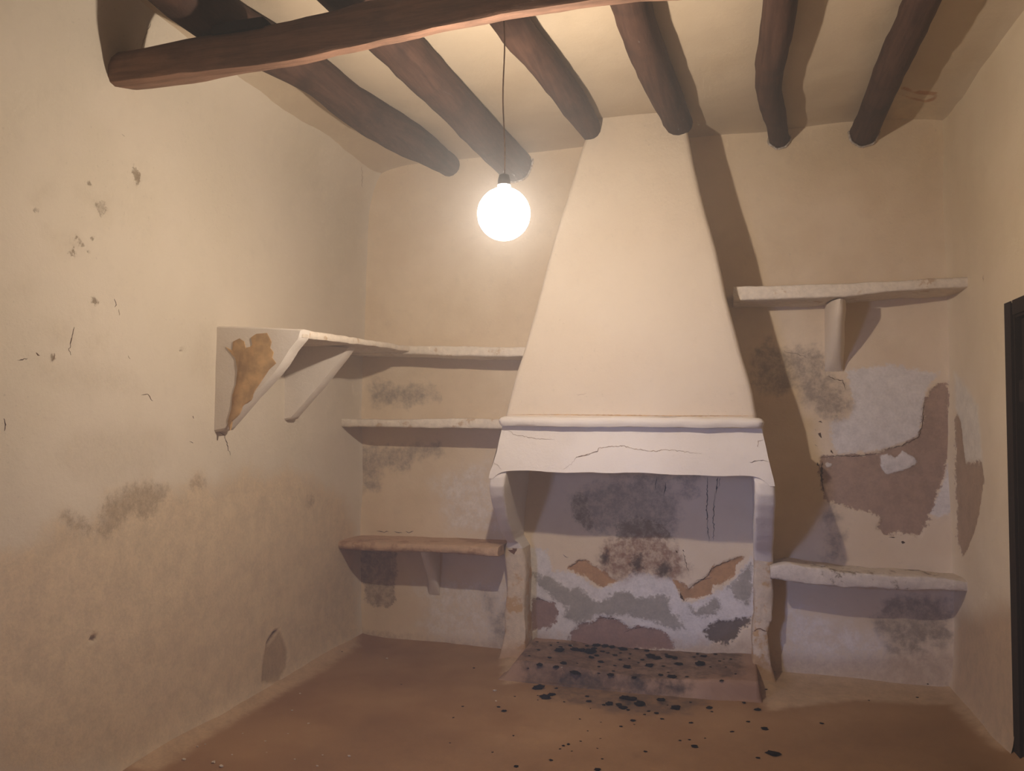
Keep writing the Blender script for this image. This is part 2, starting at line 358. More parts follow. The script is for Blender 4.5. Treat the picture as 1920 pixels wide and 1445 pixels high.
# ---- right wall (plane x = XR; s = y, t = z)
RK = (0, XR); RO = (1, 2)
r_brown = polyset(RK, RO, cH([(1508,930),(1535,1000),(1545,1120),(1560,1240),(1610,1240),(1660,1230),(1672,1330),(1655,1440)])+cI([(1350,220),(1310,330),(1285,380),(1262,300),(1262,120),(1255,0)])+cH([(1512,1100)]))
r_white = polyset(RK, RO, cH([(1505,700),(1560,780),(1640,900),(1670,1230),(1560,1240),(1530,1000),(1510,900)]))
r_low = polyset(RK, RO, [(1796,1150),(1830,1150),(1925,1120),(2100,1100),(2100,2000),(1900,1600),(1796,1300)])
def rdisp(S, T):
    h = fbm(S*1.3, T*1.3, 41, 3)*.03+fbm(S*8, T*8, 49, 3)*.004
    h = h-.004*sstep(union(r_brown)(S, T)+fbm(S*20, T*20, 4)*.02, .008)
    near = np.clip(np.maximum(np.maximum(DOOR[0]-S, S-DOOR[1]), T-DOOR[3])/.25, 0, 1)
    return h*near+.03*np.exp(-(D-S)/.06)+.03*np.exp(-T/.06)+.012*np.exp(-(ZC-T)/.04)
mr = plaster('right_wall_plaster', (214, 197, 168), (204, 185, 154), [('white', (210, 204, 190), .03, .12, 20, .7, 0), ('low', (176, 146, 112), .08, .12, 8, .75, 0), ('brown', (158, 132, 108), .006, .14, 30, .9, .8)])
_ry = lambda T: .012*np.sin(T*9)+.010*np.sin(T*23+1)
rcut = lambda S, T: (S > DOOR[0]) & (S < DOOR[1]+_ry(T)) & (T < DOOR[3])
x0, x1 = XR+.06, XR+.45
wall_right = surface('wall_right', (XR, 0, 0), (0, 1, 0), (0, 0, 1), (-1, 0, 0), steps((YF-.05, DOOR[0], .05), (DOOR[0], DOOR[1]-.04, .04), (DOOR[1]-.04, D+.04, .01)), steps((-.06, DOOR[3], .014), (DOOR[3], ZC+.05, .03)), mr,
  dict(white=union(r_white), low=union(r_low), brown=union(r_brown)), rdisp, rcut,
  slabs=[((x0, YF-.3, -.1), (x1, DOOR[0], ZC+.3)), ((x0, DOOR[1]+.05, -.1), (x1, D+.06, ZC+.3)), ((x0, DOOR[0], DOOR[3]+.03), (x1, DOOR[1]+.05, ZC+.3))])
# ---- front wall behind the camera
mfw = plaster('front_wall_plaster', (212, 198, 178), (200, 186, 162))
surface('wall_front', (0, YF, 0), (1, 0, 0), (0, 0, 1), (0, 1, 0), steps((XL-.06, XR+.06, .06)), steps((-.06, ZC+.05, .06)), mfw, None, lambda S, T: fbm(S*1.5, T*1.5, 61, 3)*.03, None,
  slabs=[((XL-.45, YF-.4, -.1), (XR+.45, YF-.06, ZC+.3))])
# ---- ceiling
CK = (2, ZC); CO = (0, 1)
c_rust = polyset(CK, CO, cC([(1180,510),(1215,512),(1260,545),(1290,535),(1400,540),(1390,560),(1290,560),(1230,545),(1185,530)]), cC([(1170,565),(1250,578),(1330,595),(1400,555),(1380,590),(1330,608),(1240,590)]))
c_stain = polyset(CK, CO, cC([(1150,520),(1420,540),(1400,700),(1250,720),(1100,760),(1120,640)]))
mc = plaster('ceiling_plaster', (190, 173, 148), (184, 165, 138), [('stain', (206, 186, 152), .06, .1, 9, .5, 0), ('rust', (168, 120, 78), .008, .03, 30, .8, 0)])
surface('ceiling', (0, 0, ZC), (1, 0, 0), (0, 1, 0), (0, 0, -1), steps((XL-.06, .6, .03), (.6, XR+.06, .014)), steps((YF-.06, 3.6, .04), (3.6, D+.06, .02)), mc, dict(stain=union(c_stain), rust=union(c_rust)),
  lambda S, T: fbm(S*1.4, T*1.4, 71, 3)*.04+fbm(S*8, T*8, 77, 2)*.005+.012*np.exp(-(D-T)/.04)+.14*np.exp(-(S-XL)/.13)+.04*np.exp(-(XR-S)/.06), None, slabs=[((XL-.45, YF-.4, ZC+.06), (XR+.45, D+.4, ZC+.35))])
# ---- floor
FK = (2, 0.0); FO = (0, 1)
f_soot = polyset(FK, FO, cK([(300,600),(600,640),(900,660),(1300,680),(1420,740),(1250,830),(980,830),(760,820),(560,770),(300,720)]))
f_spot = polyset(FK, FO, cK([(770,720),(840,700),(930,720),(920,760),(840,765),(780,750)]), cK([(1045,735),(1075,722),(1105,740),(1080,765),(1050,755)]))
f_pale = polyset(FK, FO, [(240,1450),(300,1395),(400,1335),(520,1270),(640,1205),(668,1198),(672,1212),(600,1260),(480,1330),(380,1390),(300,1445)], [(940,1225),(985,1230),(975,1275),(945,1280)], [(1400,1270),(1470,1262),(1800,1285),(1900,1420),(1860,1400),(1780,1320),(1600,1310),(1440,1330)])
f_dark = polyset(FK, FO, [(700,1330),(1000,1400),(1400,1380),(1800,1340),(1880,1445),(1700,1700),(400,1700),(500,1445)])
def fdisp(S, T):
    h = fbm(S*1.8, T*1.8, 81, 3)*.014+fbm(S*12, T*12, 83, 2)*.003
    h = h+.035*np.exp(-(((S+1.30)/.11)**2+((T-4.80)/.14)**2))+.03*np.exp(-(((S-.20)/.09)**2+((T-4.83)/.10)**2))
    return h*np.clip((S-XL)*5, 0, 1)+.05*np.exp(-(S-XL)/.06)+.04*np.exp(-(XR-S)/.05)+.03*np.exp(-(D-T)/.05)-.006
mfl = plaster('earth_floor', (152, 117, 80), (136, 100, 65), [('dark', (124, 91, 60), .15, .2, 4, .6, 0), ('pale', (184, 156, 122), .04, .07, 9, .8, 0), ('soot', (84, 66, 54), .06, .14, 11, .75, 0), ('spot', (44, 34, 28), .02, .03, 20, .9, 0)], .75, .3, .9)
surface('floor', (0, 0, 0), (1, 0, 0), (0, 1, 0), (0, 0, 1), steps((XL-.06, XR+.06, .02)), steps((YF-.06, 2.6, .06), (2.6, D+.06, .014)), mfl, dict(soot=union(f_soot), spot=union(f_spot), pale=union(f_pale), dark=union(f_dark)), fdisp, None,
  slabs=[((XL-.45, YF-.4, -.3), (XR+.45, D+.4, -.08))])

# ------------------------------------------------------------------ generic builders
def loft(name, rings, mat, parent=None, jit=.0, jscale=9., caps=True, smooth=True, deg=38, closed=True):
    V = []; n = len(rings[0])
    for r in rings: V += [Vector(p) for p in r]
    if jit:
        for v in V:
            nv = mn.noise_vector(v*jscale)*jit + mn.noise_vector(v*jscale*3.3)*jit*.45
            v += nv
    Fc = []
    for i in range(len(rings)-1):
        for j in range(n if closed else n-1):
            k = (j+1) % n; Fc.append((i*n+j, i*n+k, (i+1)*n+k, (i+1)*n+j))
    if caps: Fc.append(tuple(range(n))[::-1]); Fc.append(tuple((len(rings)-1)*n+j for j in range(n)))
    o = mesh_obj(name, V, Fc, mat, parent, smooth, True)
    if smooth: auto_smooth(o, deg)
    return o
def tube(name, pts, rad, mat, parent=None, n=10, jit=0, caps=True):
    pts = [Vector(p) for p in pts]; rings = []
    for i, p in enumerate(pts):
        t = (pts[min(i+1, len(pts)-1)]-pts[max(i-1, 0)]).normalized()
        a = t.orthogonal().normalized() if i == 0 else (a-t*a.dot(t)).normalized()
        b = t.cross(a); r = rad[i] if isinstance(rad, (list, tuple)) else rad
        rings.append([p+a*(r*math.cos(2*math.pi*k/n))+b*(r*math.sin(2*math.pi*k/n)) for k in range(n)])
    return loft(name, rings, mat, parent, jit, caps=caps, deg=60)
def densify(vals, n):
    """linear resample of rows of numbers"""
    A = np.array(vals, float); t = np.linspace(0, len(A)-1, n); i = np.minimum(t.astype(int), len(A)-2); f = (t-i)[:, None]
    return A[i]*(1-f)+A[i+1]*f
def plate(name, outline, n, thick, mat, parent=None, jit=0, sub=.02):
    """thick slab from a 3D outline; n = direction of the back side"""
    P = []; L = len(outline)
    for i in range(L):
        a = np.array(outline[i]); b = np.array(outline[(i+1) % L]); k = max(1, int(np.linalg.norm(b-a)/sub))
        for q in range(k): P.append(a+(b-a)*q/k)
    c = sum(P)/len(P); nn = np.array(n, float)
    rings = [[c+(p-c)*.965+nn*0 for p in P], [p+nn*thick*.12 for p in P], [p+nn*thick*.88 for p in P], [c+(p-c)*.965+nn*thick for p in P]]
    return loft(name, rings, mat, parent, jit)

mw = plaster('thick_whitewash', (220, 210, 196), (210, 198, 182), (), .9, .45)
mhood = plaster('smooth_whitewash', (211, 195, 172), (206, 188, 163), (), .9, .3)
# worn whitewash on the shelves and the jambs: dirt comes from the noise alone
def worn(name, base, dirt, amount, sc, foot=None):
    k = NB(name); n1 = k.noise(sc, 6, .7); n2 = k.noise(30, 4, .6); n3 = k.noise(120, 3, .6)
    col = k.mix(k.ramp(n2, .3, .7), lin(base), lin([v*.93 for v in base]))
    col = k.mix(k.ramp(n1, .62-amount, .68-amount*.8), col, lin(dirt))
    if foot:
        zz = k.n.new('ShaderNodeSeparateXYZ'); k.l.new(k.tc, zz.inputs[0])
        col = k.mix(k.ramp(k.math('MULTIPLY_ADD', n1, -.22, zz.outputs[2]), -.08, .06, .85, 0.), col, lin(foot))
    k.bump(k.math('ADD', n2, k.math('MULTIPLY', n3, .4)), .5, .008)
    return k.done(col, .92)
mshelf = worn('worn_whitewash', (222, 208, 188), (190, 164, 132), .04, 9)
mlow = worn('dusty_brown_shelf', (190, 156, 122), (160, 124, 92), .1, 5)
mrough = worn('flaking_whitewash', (212, 198, 180), (134, 118, 98), .08, 8)
mjamb = worn('damp_jamb_plaster', (208, 188, 160), (188, 152, 106), .10, 5, (166, 130, 94))

# =================================================================== ROOF TIMBERS
ZJ = 3.235
def joist(pairs, label, sag=0., y_end=YF-.02):
    Cn = []; Rd = []
    for i, ((ax, ay), (bx, by)) in enumerate(pairs):
        A = on(ax, ay, 2, ZJ-.03); B = on(bx, by, 2, ZJ-.03); Cn.append((A+B)/2); Rd.append((A, B))
    R = []
    for i, (A, B) in enumerate(Rd):
        t = Cn[min(i+1, len(Cn)-1)]-Cn[max(i-1, 0)]; t /= np.linalg.norm(t)
        R.append(min(.115, max(.055, .5*np.linalg.norm(np.cross(A-B, t)))))
    pts = [np.array([c[0], c[1], ZJ+(R[i]-.075)*-.4]) for i, c in enumerate(Cn)]
    # far end runs into the masonry, near end runs on over the beam to the front wall
    d0 = pts[-1]-pts[-2]; d0 /= np.linalg.norm(d0)
    far = pts[-1]+d0*.16
    near = []; p0 = pts[0]; yy = p0[1]; sl = (pts[2][0]-pts[0][0])/(pts[2][1]-pts[0][1])
    if p0[1] > y_end+.3:
        for k in range(1, 9):
            f = k/8; y = p0[1]+(y_end-p0[1])*f
            near.append(np.array([p0[0]+sl*(y-p0[1])*.7+.02*math.sin(k*1.9+p0[0]*7), y, ZJ+.008*math.sin(k*2.3)]))
    allp = near[::-1]+pts+[far]; allr = [R[0]*(1+.03*math.sin(i*2.1)) for i in range(len(near))]+R+[R[-1]*.97]
    q = densify([list(p)+[r] for p, r in zip(allp, allr)], len(allp)*3)
    # gentle smoothing of the traced centre line
    for _ in range(2): q[1:-1] = (q[:-2]+2*q[1:-1]+q[2:])/4
    q[:, 2] -= sag*np.exp(-((q[:, 1]-2.7)/.45)**2)
    o = tube('ceiling_joist', q[:, :3], list(q[:, 3]), M['joist'], None, 16, .006)
    if q[-1, 1] > D-.02:      # ragged plaster lip where the log enters the back wall
        o_ = q[np.argsort(q[:, 1])]; c = [float(np.interp(D-.012, o_[:, 1], o_[:, k])) for k in (0, 2, 3)]
        ring = [(c[0]+(c[2]+.006+.003*math.sin(a*5+c[0]*9))*math.cos(a), D-.014+.004*math.sin(a*3), c[1]+(c[2]+.006+.003*math.cos(a*7))*math.sin(a)) for a in np.linspace(math.pi*.93, math.pi*2.07, 30)]
        tube('plaster_lip', ring, [.004+.004*abs(math.sin(i*1.7)) for i in range(30)], mb, wall_back, 7, .002)
    return tag(o, label, 'joist', 'log joists under the ceiling')
jx = {}
joist(list(zip(
    [(382, 36)]+[cA([p])[0] for p in [(1040,405),(1160,495),(1290,600),(1440,695),(1600,780),(1720,845),(1790,890)]],
    [(420, -12)]+[cA([p])[0] for p in [(1165,325),(1290,435),(1410,535),(1540,605),(1690,705),(1800,785),(1855,840)]])),
    'log joist farthest from the door, wedged up on a block on the main beam', .06)
joist(list(zip([(712,102),(755,145),(800,185),(847,231),(887,272),(925,308),(960,336)], [(775,76),(815,115),(850,156),(887,194),(925,237),(956,269),(992,304)])),
    'log joist running into the back wall right above the lit bulb')
joist(list(zip([(925,58),(950,90),(978,119),(1003,147),(1031,184),(1059,219),(1087,256)], [(990,46),(1008,78),(1033,106),(1057,138),(1080,171),(1105,203),(1118,236)])),
    'log joist with the lamp cord hanging from it, ending at the hood top')
joist(list(zip([(1145,19),(1162,69),(1181,116),(1203,162),(1222,200),(1243,236)], [(1219,9),(1229,53),(1243,88),(1258,131),(1274,172),(1288,212)])),
    'thick log joist ending on the right shoulder of the chimney hood')
joist(list(zip([(1432,0),(1426,62),(1417,119),(1415,165),(1420,203),(1432,231),(1440,262)], [(1498,0),(1490,62),(1476,119),(1465,165),(1469,203),(1476,231),(1479,262)])),
    'crooked log joist with a sharp elbow near the back wall')
joist(list(zip([(1700,0),(1679,53),(1661,91),(1642,134),(1629,172),(1614,212),(1598,248)], [(1765,9),(1745,53),(1723,97),(1698,144),(1679,184),(1664,216),(1645,258)])),
    'slanting log joist nearest the door wall, beside a rusty ceiling stain')

# main beam: bottom front / bottom back / top front edges traced at the beam's own depth
fb = [on(x, y, 1, 2.62) for x, y in [(212,157),(428,127),(534,113),(704,76),(860,44),(1000,20)]]
bb = [on(x, y, 1, 2.80) for x, y in [(262,173),(357,163),(449,143),(527,129),(623,108),(704,91),(860,58),(919,48),(986,39),(1147,16),(1237,7),(1312,0)]]
tp = [on(x, y, 1, 2.63) for x, y in [(222,100),(339,76),(396,65),(499,44),(612,17),(683,0)]]
ip = lambda X, L: float(np.interp(X, [p[0] for p in L], [p[2] for p in L]))
rings = []
for X in np.linspace(XL-.12, XR+.15, 60):
    zf = ip(X, fb); zb = ip(X, bb); zt = ip(X, tp)+.02*max(0, min(1, (X+1.3)/.6)); wv = .012*math.sin(X*3.1)
    prof = [(2.615+wv, zf+.03), (2.63+wv, zf+.008), (2.66+wv, zf), (2.75, zb-.008), (2.785+wv, zb), (2.805+wv, zb+.02), (2.81+wv, zt-.03), (2.79, zt+.02), (2.70, zt+.03), (2.655+wv, zt+.012), (2.625+wv, zt-.025), (2.612+wv, zt-.06)]
    rings.append([(X, y, z) for y, z in prof])
beam = loft('main_beam', rings, M['beam'], None, .007, 6, deg=35)
tag(beam, 'heavy squared brown timber beam carrying the log joists', 'beam')
# wedge between beam and joist
wxa, wxb = on(396, 60, 1, 2.64)[0], on(447, 50, 1, 2.64)[0]
rings = [[(x, 2.64+.13*yy, z) for x, z in ((wxa, 3.04), (wxb+.1, 3.045), (wxb+.11, 3.082), (wxb-.05, 3.082), (wxa, 3.074))] for yy in np.linspace(0, 1, 6)]
tag(loft('wooden_wedge', rings, M['door'], None, .003, 20), 'dark wooden wedge block between main beam and log joist', 'wedge')

# =================================================================== FIREPLACE
fp = empty('fireplace', (-.55, 4.75, 0))
tag(fp, 'whitewashed corner-to-ceiling chimney hood over an open hearth between stubby jambs', 'fireplace')
fp['label'] = 'whitewashed fireplace with tall tapering hood, mantel moulding and raised hearth'
# hood: left edge, right edge and front depth by height
hl = [(945,776),(952,750),(962,715),(977,670),(1000,590),(1030,475),(1062,365),(1085,295),(1098,255),(1100,200)]
hr = [(1420,779),(1414,745),(1405,712),(1386,650),(1363,560),(1345,470),(1320,390),(1300,300),(1287,240),(1283,195)]
yh = lambda z: 4.47+.085*(z-1.5)/1.8
def edge(pts):
    out = []
    for x, y in pts:
        z = 1.5
        for _ in range(4): z = on(x, y, 1, yh(z))[2]
        out.append((z, on(x, y, 1, yh(z))[0]))
    return sorted(out)
el, er = edge(hl), edge(hr)
rings = []
for z in np.linspace(1.50, ZC+.05, 46):
    a = float(np.interp(z, [e[0] for e in el], [e[1] for e in el])); b = float(np.interp(z, [e[0] for e in er], [e[1] for e in er])); yf = yh(z); r = .03
    ring = [(a, D+.02, z)]+[(a, y, z) for y in np.linspace(D-.08, yf+r, 7)]
    ring += [(a+r-r*math.cos(t), yf+r-r*math.sin(t), z) for t in (math.pi/6, math.pi/3)]
    ring += [(x, yf, z) for x in np.linspace(a+r, b-r, 26)]
    ring += [(b-r+r*math.sin(t), yf+r-r*math.cos(t), z) for t in (math.pi/6, math.pi/3)]
    ring += [(b, y, z) for y in np.linspace(yf+r, D-.08, 7)]+[(b, D+.02, z)]
    rings.append(ring)
hood = loft('hood', rings, mhood, fp, .007, 3.2, deg=50)
# mantel moulding wrapping front and both ends
def strip_ring(X0, X1, yf, z, r=.03):
    return [(X0, D+.01, z), (X0, 4.85, z), (X0, 4.7, z), (X0, 4.55, z), (X0, yf+r, z), (X0+r*.3, yf+r*.3, z)]+[(x, yf, z) for x in np.linspace(X0+r, X1-r, 36)]+[(X1-r*.3, yf+r*.3, z), (X1, yf+r, z), (X1, 4.55, z), (X1, 4.7, z), (X1, 4.85, z), (X1, D+.01, z)]
zm0, zm1 = 1.474, 1.530
rings = []
for f, out in ((0, .03), (.02, .008), (.25, 0), (.55, -.004), (.85, .004), (1.0, .02), (1.02, .05)):
    z = zm0+(zm1-zm0)*f; rings.append(strip_ring(-1.293+out, .185-out, 4.41+out, z))
mantel = loft('mantel_moulding', rings, mw, fp, .006, 8, deg=50)
# lintel: shell flaring forward to its lower edge, hollow behind
lz = [(1.49, 4.478, -1.285, .174), (1.44, 4.468, -1.293, .185), (1.38, 4.452, -1.302, .196), (1.32, 4.436, -1.311, .208), (1.26, 4.424, -1.325, .222), (1.20, 4.412, -1.345, .236), (1.165, 4.410, -1.352, .242)]
nX = 60; rows = []
def zlow(x):   # lower edge of the lintel, rounded at both corners of the opening
    u0, u1 = -1.25, .135
    return 1.215-.0*abs(x)+.003*math.sin(x*9)+.002*math.sin(x*23)-.045*math.exp(-max(0, x-u0)/.03)-.04*math.exp(-max(0, u1-x)/.03)
outer = []; inner = []
for x_i in range(nX+1):
    f = x_i/nX; co = []; ci = []
    zl = None
    for k, (z, y, xa, xb) in enumerate(lz):
        X = xa+(xb-xa)*f
        if zl is None: zl = zlow(min(max(X, -1.25), .135)) if -1.25 <= X <= .135 else 1.165
        zz = 1.49+(zl-1.49)*(1.49-z)/(1.49-1.165)
        yy = float(np.interp(zz, [q[0] for q in lz][::-1], [q[1] for q in lz][::-1]))
        co.append((X, yy, zz)); ci.append((X, yy+.10, zz+(.012 if k == len(lz)-1 else 0)))
    rows.append(co+ci[::-1])
lintel = loft('lintel', rows, mw, fp, .0035, 7, deg=45)
# cheeks closing the hood between lintel and wall, and the jambs with their curved corbels
def jamb(side):
    rings = []
    if side < 0:
        prof = [(1.49, 4.53, -1.300, -1.225), (1.32, 4.50, -1.315, -1.225), (1.18, 4.415, -1.352, -1.250), (1.12, 4.415, -1.354, -1.258), (1.06, 4.45, -1.356, -1.266), (.98, 4.52, -1.358, -1.274), (.90, 4.60, -1.360, -1.282), (.82, 4.69, -1.358, -1.286), (.76, 4.77, -1.350, -1.288), (.735, 4.815, -1.352, -1.270), (.70, 4.83, -1.372, -1.248),
                (.64, 4.835, -1.372, -1.236), (.50, 4.84, -1.360, -1.232), (.34, 4.84, -1.366, -1.240), (.20, 4.835, -1.372, -1.230), (.10, 4.825, -1.378, -1.226), (.04, 4.81, -1.385, -1.22), (.01, 4.79, -1.395, -1.215), (-.03, 4.76, -1.41, -1.205)]
    else:
        prof = [(1.49, 4.53, .105, .185), (1.32, 4.50, .105, .208), (1.18, 4.415, .138, .240), (1.12, 4.415, .140, .245), (1.06, 4.45, .141, .248), (.98, 4.52, .142, .248), (.90, 4.60, .142, .247), (.82, 4.69, .143, .247), (.76, 4.77, .144, .248), (.70, 4.815, .145, .250),
                (.60, 4.83, .146, .252), (.50, 4.84, .146, .252), (.37, 4.84, .144, .250), (.345, 4.845, .136, .236), (.28, 4.85, .134, .222), (.16, 4.845, .132, .226), (.09, 4.84, .130, .236), (.03, 4.81, .126, .25), (-.03, 4.77, .12, .275)]
    out = []
    for nm, sel, mat, jt, cnt in (('corbel', [p for p in prof if p[0] > .69], mw, .004, 60), ('jamb', [p for p in prof if p[0] < .71], mjamb, .009, 50)):
        rings = []
        for z, y, a, b in densify(sel, cnt):
            r = .016; rings.append([(a, D+.01, z), (a, D-.06, z), (a, (D+y)/2, z), (a, y+r, z), (a+r*.3, y+r*.3, z)]+[(a+r+(b-a-2*r)*f, y, z) for f in (0, .33, .66, 1)]+[(b-r*.3, y+r*.3, z), (b, y+r, z), (b, (D+y)/2, z), (b, D-.06, z), (b, D+.01, z)])
        out.append(loft(nm, rings, mat, fp, jt, 9, deg=45))
    return out
jl, jr = jamb(-1), jamb(1)
# raised hearth
ss = steps((-1.30, .175, .012)); hy = steps((4.47, 5.0, .012))
S, T = np.meshgrid(ss, hy, indexing='ij')
mask = np.clip((T-(4.485+.012*np.sin(S*5)+.008*np.sin(S*17)))/.03, 0, 1); mask = mask*mask*(3-2*mask)
ml_ = np.clip((S+1.295)/.10, 0, 1); mrt = np.clip((.168-S)/.015, 0, 1)
Z = (.088+.014*np.cos((S+.55)*4)*-1+.03*(T-4.5)+fbm(S*6, T*6, 91, 4)*.03)*mask*ml_*(3-2*ml_)*ml_*mrt
Z = np.where(Z > 0, Z, 0)-.004
h_soot = polyset((2, .1), FO, cK([(150,330),(900,320),(1250,360),(1650,420),(1640,560),(1200,560),(800,560),(330,540),(60,540),(60,420)]))
h_front = polyset((1, 4.5), BO, cK([(320,560),(600,570),(650,640),(340,620)]), cK([(1040,620),(1240,630),(1270,690),(1060,670)]), cK([(870,560),(920,560),(960,660),(860,660)]))
V = np.stack([S, T, Z], -1).reshape(-1, 3); idx = np.arange(S.size).reshape(S.shape)
q = np.stack([idx[:-1, :-1], idx[1:, :-1], idx[1:, 1:], idx[:-1, 1:]], -1).reshape(-1, 4)
mh = plaster('hearth_clay', (158, 126, 100), (138, 104, 80), [('soot', (82, 62, 49), .05, .2, 16, .85, 0), ('front', (52, 44, 40), .03, .08, 22, .9, 0)], .85, .5, .9)
me = bpy.data.meshes.new('hearth'); me.from_pydata(V.tolist(), [], q.tolist())
bmh = bmesh.new(); bmh.from_mesh(me)
be = [e for e in bmh.edges if e.is_boundary]
ex = bmesh.ops.extrude_edge_only(bmh, edges=be)
for v in [g for g in ex['geom'] if isinstance(g, bmesh.types.BMVert)]: v.co.z = -.02
bmh.to_mesh(me); bmh.free()
co = np.zeros(len(me.vertices)*3, np.float32); me.vertices.foreach_get('co', co); co = co.reshape(-1, 3)
a = me.attributes.new('soot', 'FLOAT', 'POINT'); a.data.foreach_set('value', union(h_soot)(co[:, 0], co[:, 1]).astype(np.float32))
a = me.attributes.new('front', 'FLOAT', 'POINT'); fv = union(h_front)(co[:, 0], co[:, 2]); fv[co[:, 1] > 4.56] = -.25; a.data.foreach_set('value', fv.astype(np.float32))
me.polygons.foreach_set('use_smooth', [True]*len(me.polygons)); me.materials.append(mh); me.update()
hearth = bpy.data.objects.new('hearth', me); COL.objects.link(hearth); hearth.parent = fp; hearth.matrix_parent_inverse = Matrix.Translation(-fp.location)
hearth['label'] = 'low raised clay hearth slab sprinkled with soot'

# =================================================================== SHELVES
def shelf_x(name, tops, bots, yf, xa, xb, mat, parent, jit=.005, rnd=.012, n=40):
    """shelf along the back wall: front edge traced at depth yf, reaching from x=xa to x=xb"""
    A = [on(x, y, 1, yf) for x, y in tops]; B = [on(x, y, 1, yf) for x, y in bots]; rings = []
    for X in np.linspace(xa, xb, n):
        zt = float(np.interp(X, [p[0] for p in A], [p[2] for p in A])); zb = float(np.interp(X, [p[0] for p in B], [p[2] for p in B])); r = min(rnd, (zt-zb)*.45)
        prof = [(D+.01, zt), (D-.08, zt), (yf+.08, zt), (yf+r, zt), (yf+r*.3, zt-r*.3), (yf, zt-r), (yf, (zt+zb)/2), (yf, zb+r), (yf+r*.3, zb+r*.3), (yf+r, zb), (yf+.08, zb), (D-.08, zb), (D+.01, zb)]
        rings.append([(X, y, z) for y, z in prof])
    return loft(name, rings, mat, parent, jit, 8, deg=45)
def gusset(name, x, w, prof, mat, parent, jit=.005, rnd=.4):
    """triangular bracket under a shelf, profile in (y, z), w wide with a rounded front"""
    rings = []
    for f in np.linspace(-1, 1, 9):
        sh = 1-rnd*(1-math.sqrt(max(0, 1-f*f*.98)))
        rings.append([(x+f*w/2, D+.01-(D+.01-y)*(sh if y < D-.02 else 1), z) for y, z in prof])
    return loft(name, rings, mat, parent, jit, 10, deg=50)
# corner shelf, high on the left
X1 = -1.988
cs = tag(empty('corner_shelf', (-2.4, 4.9, 1.9)), 'high plaster corner shelf on triangular brackets along two walls', 'shelf')
shelf_x('shelf_board', [(690,646),(775,648),(850,649),(915,650),(980,650)], [(690,662),(775,664),(850,667),(915,668),(975,668)], 4.71, XL-.02, -1.19, mshelf, cs)
tA = [on(x, y, 0, X1) for x, y in [(567,617),(620,625),(700,638),(770,649)]]; tB = [on(x, y, 0, X1) for x, y in [(560,633),(640,643),(700,649),(770,660)]]
rings = []
for Y in np.linspace(3.39, 4.735, 36):
    zt = float(np.interp(Y, [p[1] for p in tA], [p[2] for p in tA])); zb = float(np.interp(Y, [p[1] for p in tB], [p[2] for p in tB])); r = .012
    rings.append([(x, Y, z) for x, z in [(XL-.02, zt), (XL+.2, zt), (X1-.08, zt), (X1-r, zt), (X1-r*.3, zt-r*.3), (X1, zt-r), (X1, zb+r), (X1-r*.3, zb+r*.3), (X1-r, zb), (X1-.08, zb), (XL+.2, zb), (XL-.02, zb)]])
loft('shelf_board', rings, mshelf, cs, .005, 8)

br = [on(x, y, 1, 3.375) for x, y in [(390,611),(480,613),(567,617),(563,633),(545,655),(528,683),(515,700),(470,748),(420,806),(390,812)]]
brk = plate('bracket', br, (0, 1, 0), .085, mw, cs, .0015)
oc = [on(x, y, 1, 3.371) for x, y in cD([(130,270),(165,290),(170,240),(205,222),(232,240),(240,275),(265,270),(280,255),(272,215),(300,196),(360,192),(385,240),(378,275),(398,300),(390,330),(412,362),(370,400),(330,460),(290,520),(268,570),(225,600),(200,650),(160,690),(150,740),(140,690),(160,620),(165,540),(185,480),(195,400),(180,330)])]
plate('bare_patch', oc, (0, 1, 0), .012, M['ochre'], None, .002, .012)['label'] = 'ochre patch of bare plaster on the bracket'
bpy.data.objects['bare_patch'].parent = brk
yb2 = 4.02
b2 = [on(x, y, 1, yb2) for x, y in [(520,640),(600,645),(655,650),(640,672),(600,722),(545,785),(520,790)]]
plate('bracket', b2, (0, 1, 0), .085, mw, cs, .002)
# shelf level with the mantel
o = shelf_x('wall_shelf', [(640,785),(720,786),(800,785),(870,784),(935,786)], [(640,800),(720,801),(800,802),(870,803),(935,804)], 4.72, XL-.02, -1.265, mshelf, None)
tag(o, 'thin chipped plaster shelf level with the mantel, between corner and hood', 'shelf', 'built-in wall shelves')
# low brown shelf on the left
ls = tag(empty('wall_shelf', (-1.9, 4.95, .65)), 'low brown rounded-edge shelf beside the hearth with one small bracket', 'shelf', 'built-in wall shelves')
shelf_x('shelf_board', [(632,1014),(700,1017),(800,1021),(900,1024),(950,1028)], [(640,1030),(700,1034),(800,1036),(900,1042),(950,1046)], 4.69, XL-.02, -1.375, mlow, ls, .005, .022)
gusset('bracket', -1.905, .075, [(D+.01, .67), (4.78, .655), (4.80, .62), (4.86, .54), (4.93, .46), (4.985, .36), (D+.01, .33)], mw, ls)
# high shelf on the right
rs = tag(empty('wall_shelf', (.6, 4.95, 2.2)), 'high white plaster shelf between hood and door wall with one rounded bracket', 'shelf', 'built-in wall shelves')
shelf_x('shelf_board', [(1376,536),(1445,536),(1520,532),(1589,530),(1664,527),(1742,521),(1812,519)], [(1384,562),(1445,561),(1520,559),(1589,555),(1664,546),(1726,542),(1812,538)], 4.67, .035, XR+.02, mshelf, rs, .006, .01)
gusset('bracket', .612, .10, [(D+.01, 2.21), (4.70, 2.20), (4.70, 2.15), (4.74, 2.08), (4.82, 1.98), (4.92, 1.88), (4.985, 1.82), (D+.01, 1.80)], mhood, rs, .006, .7)
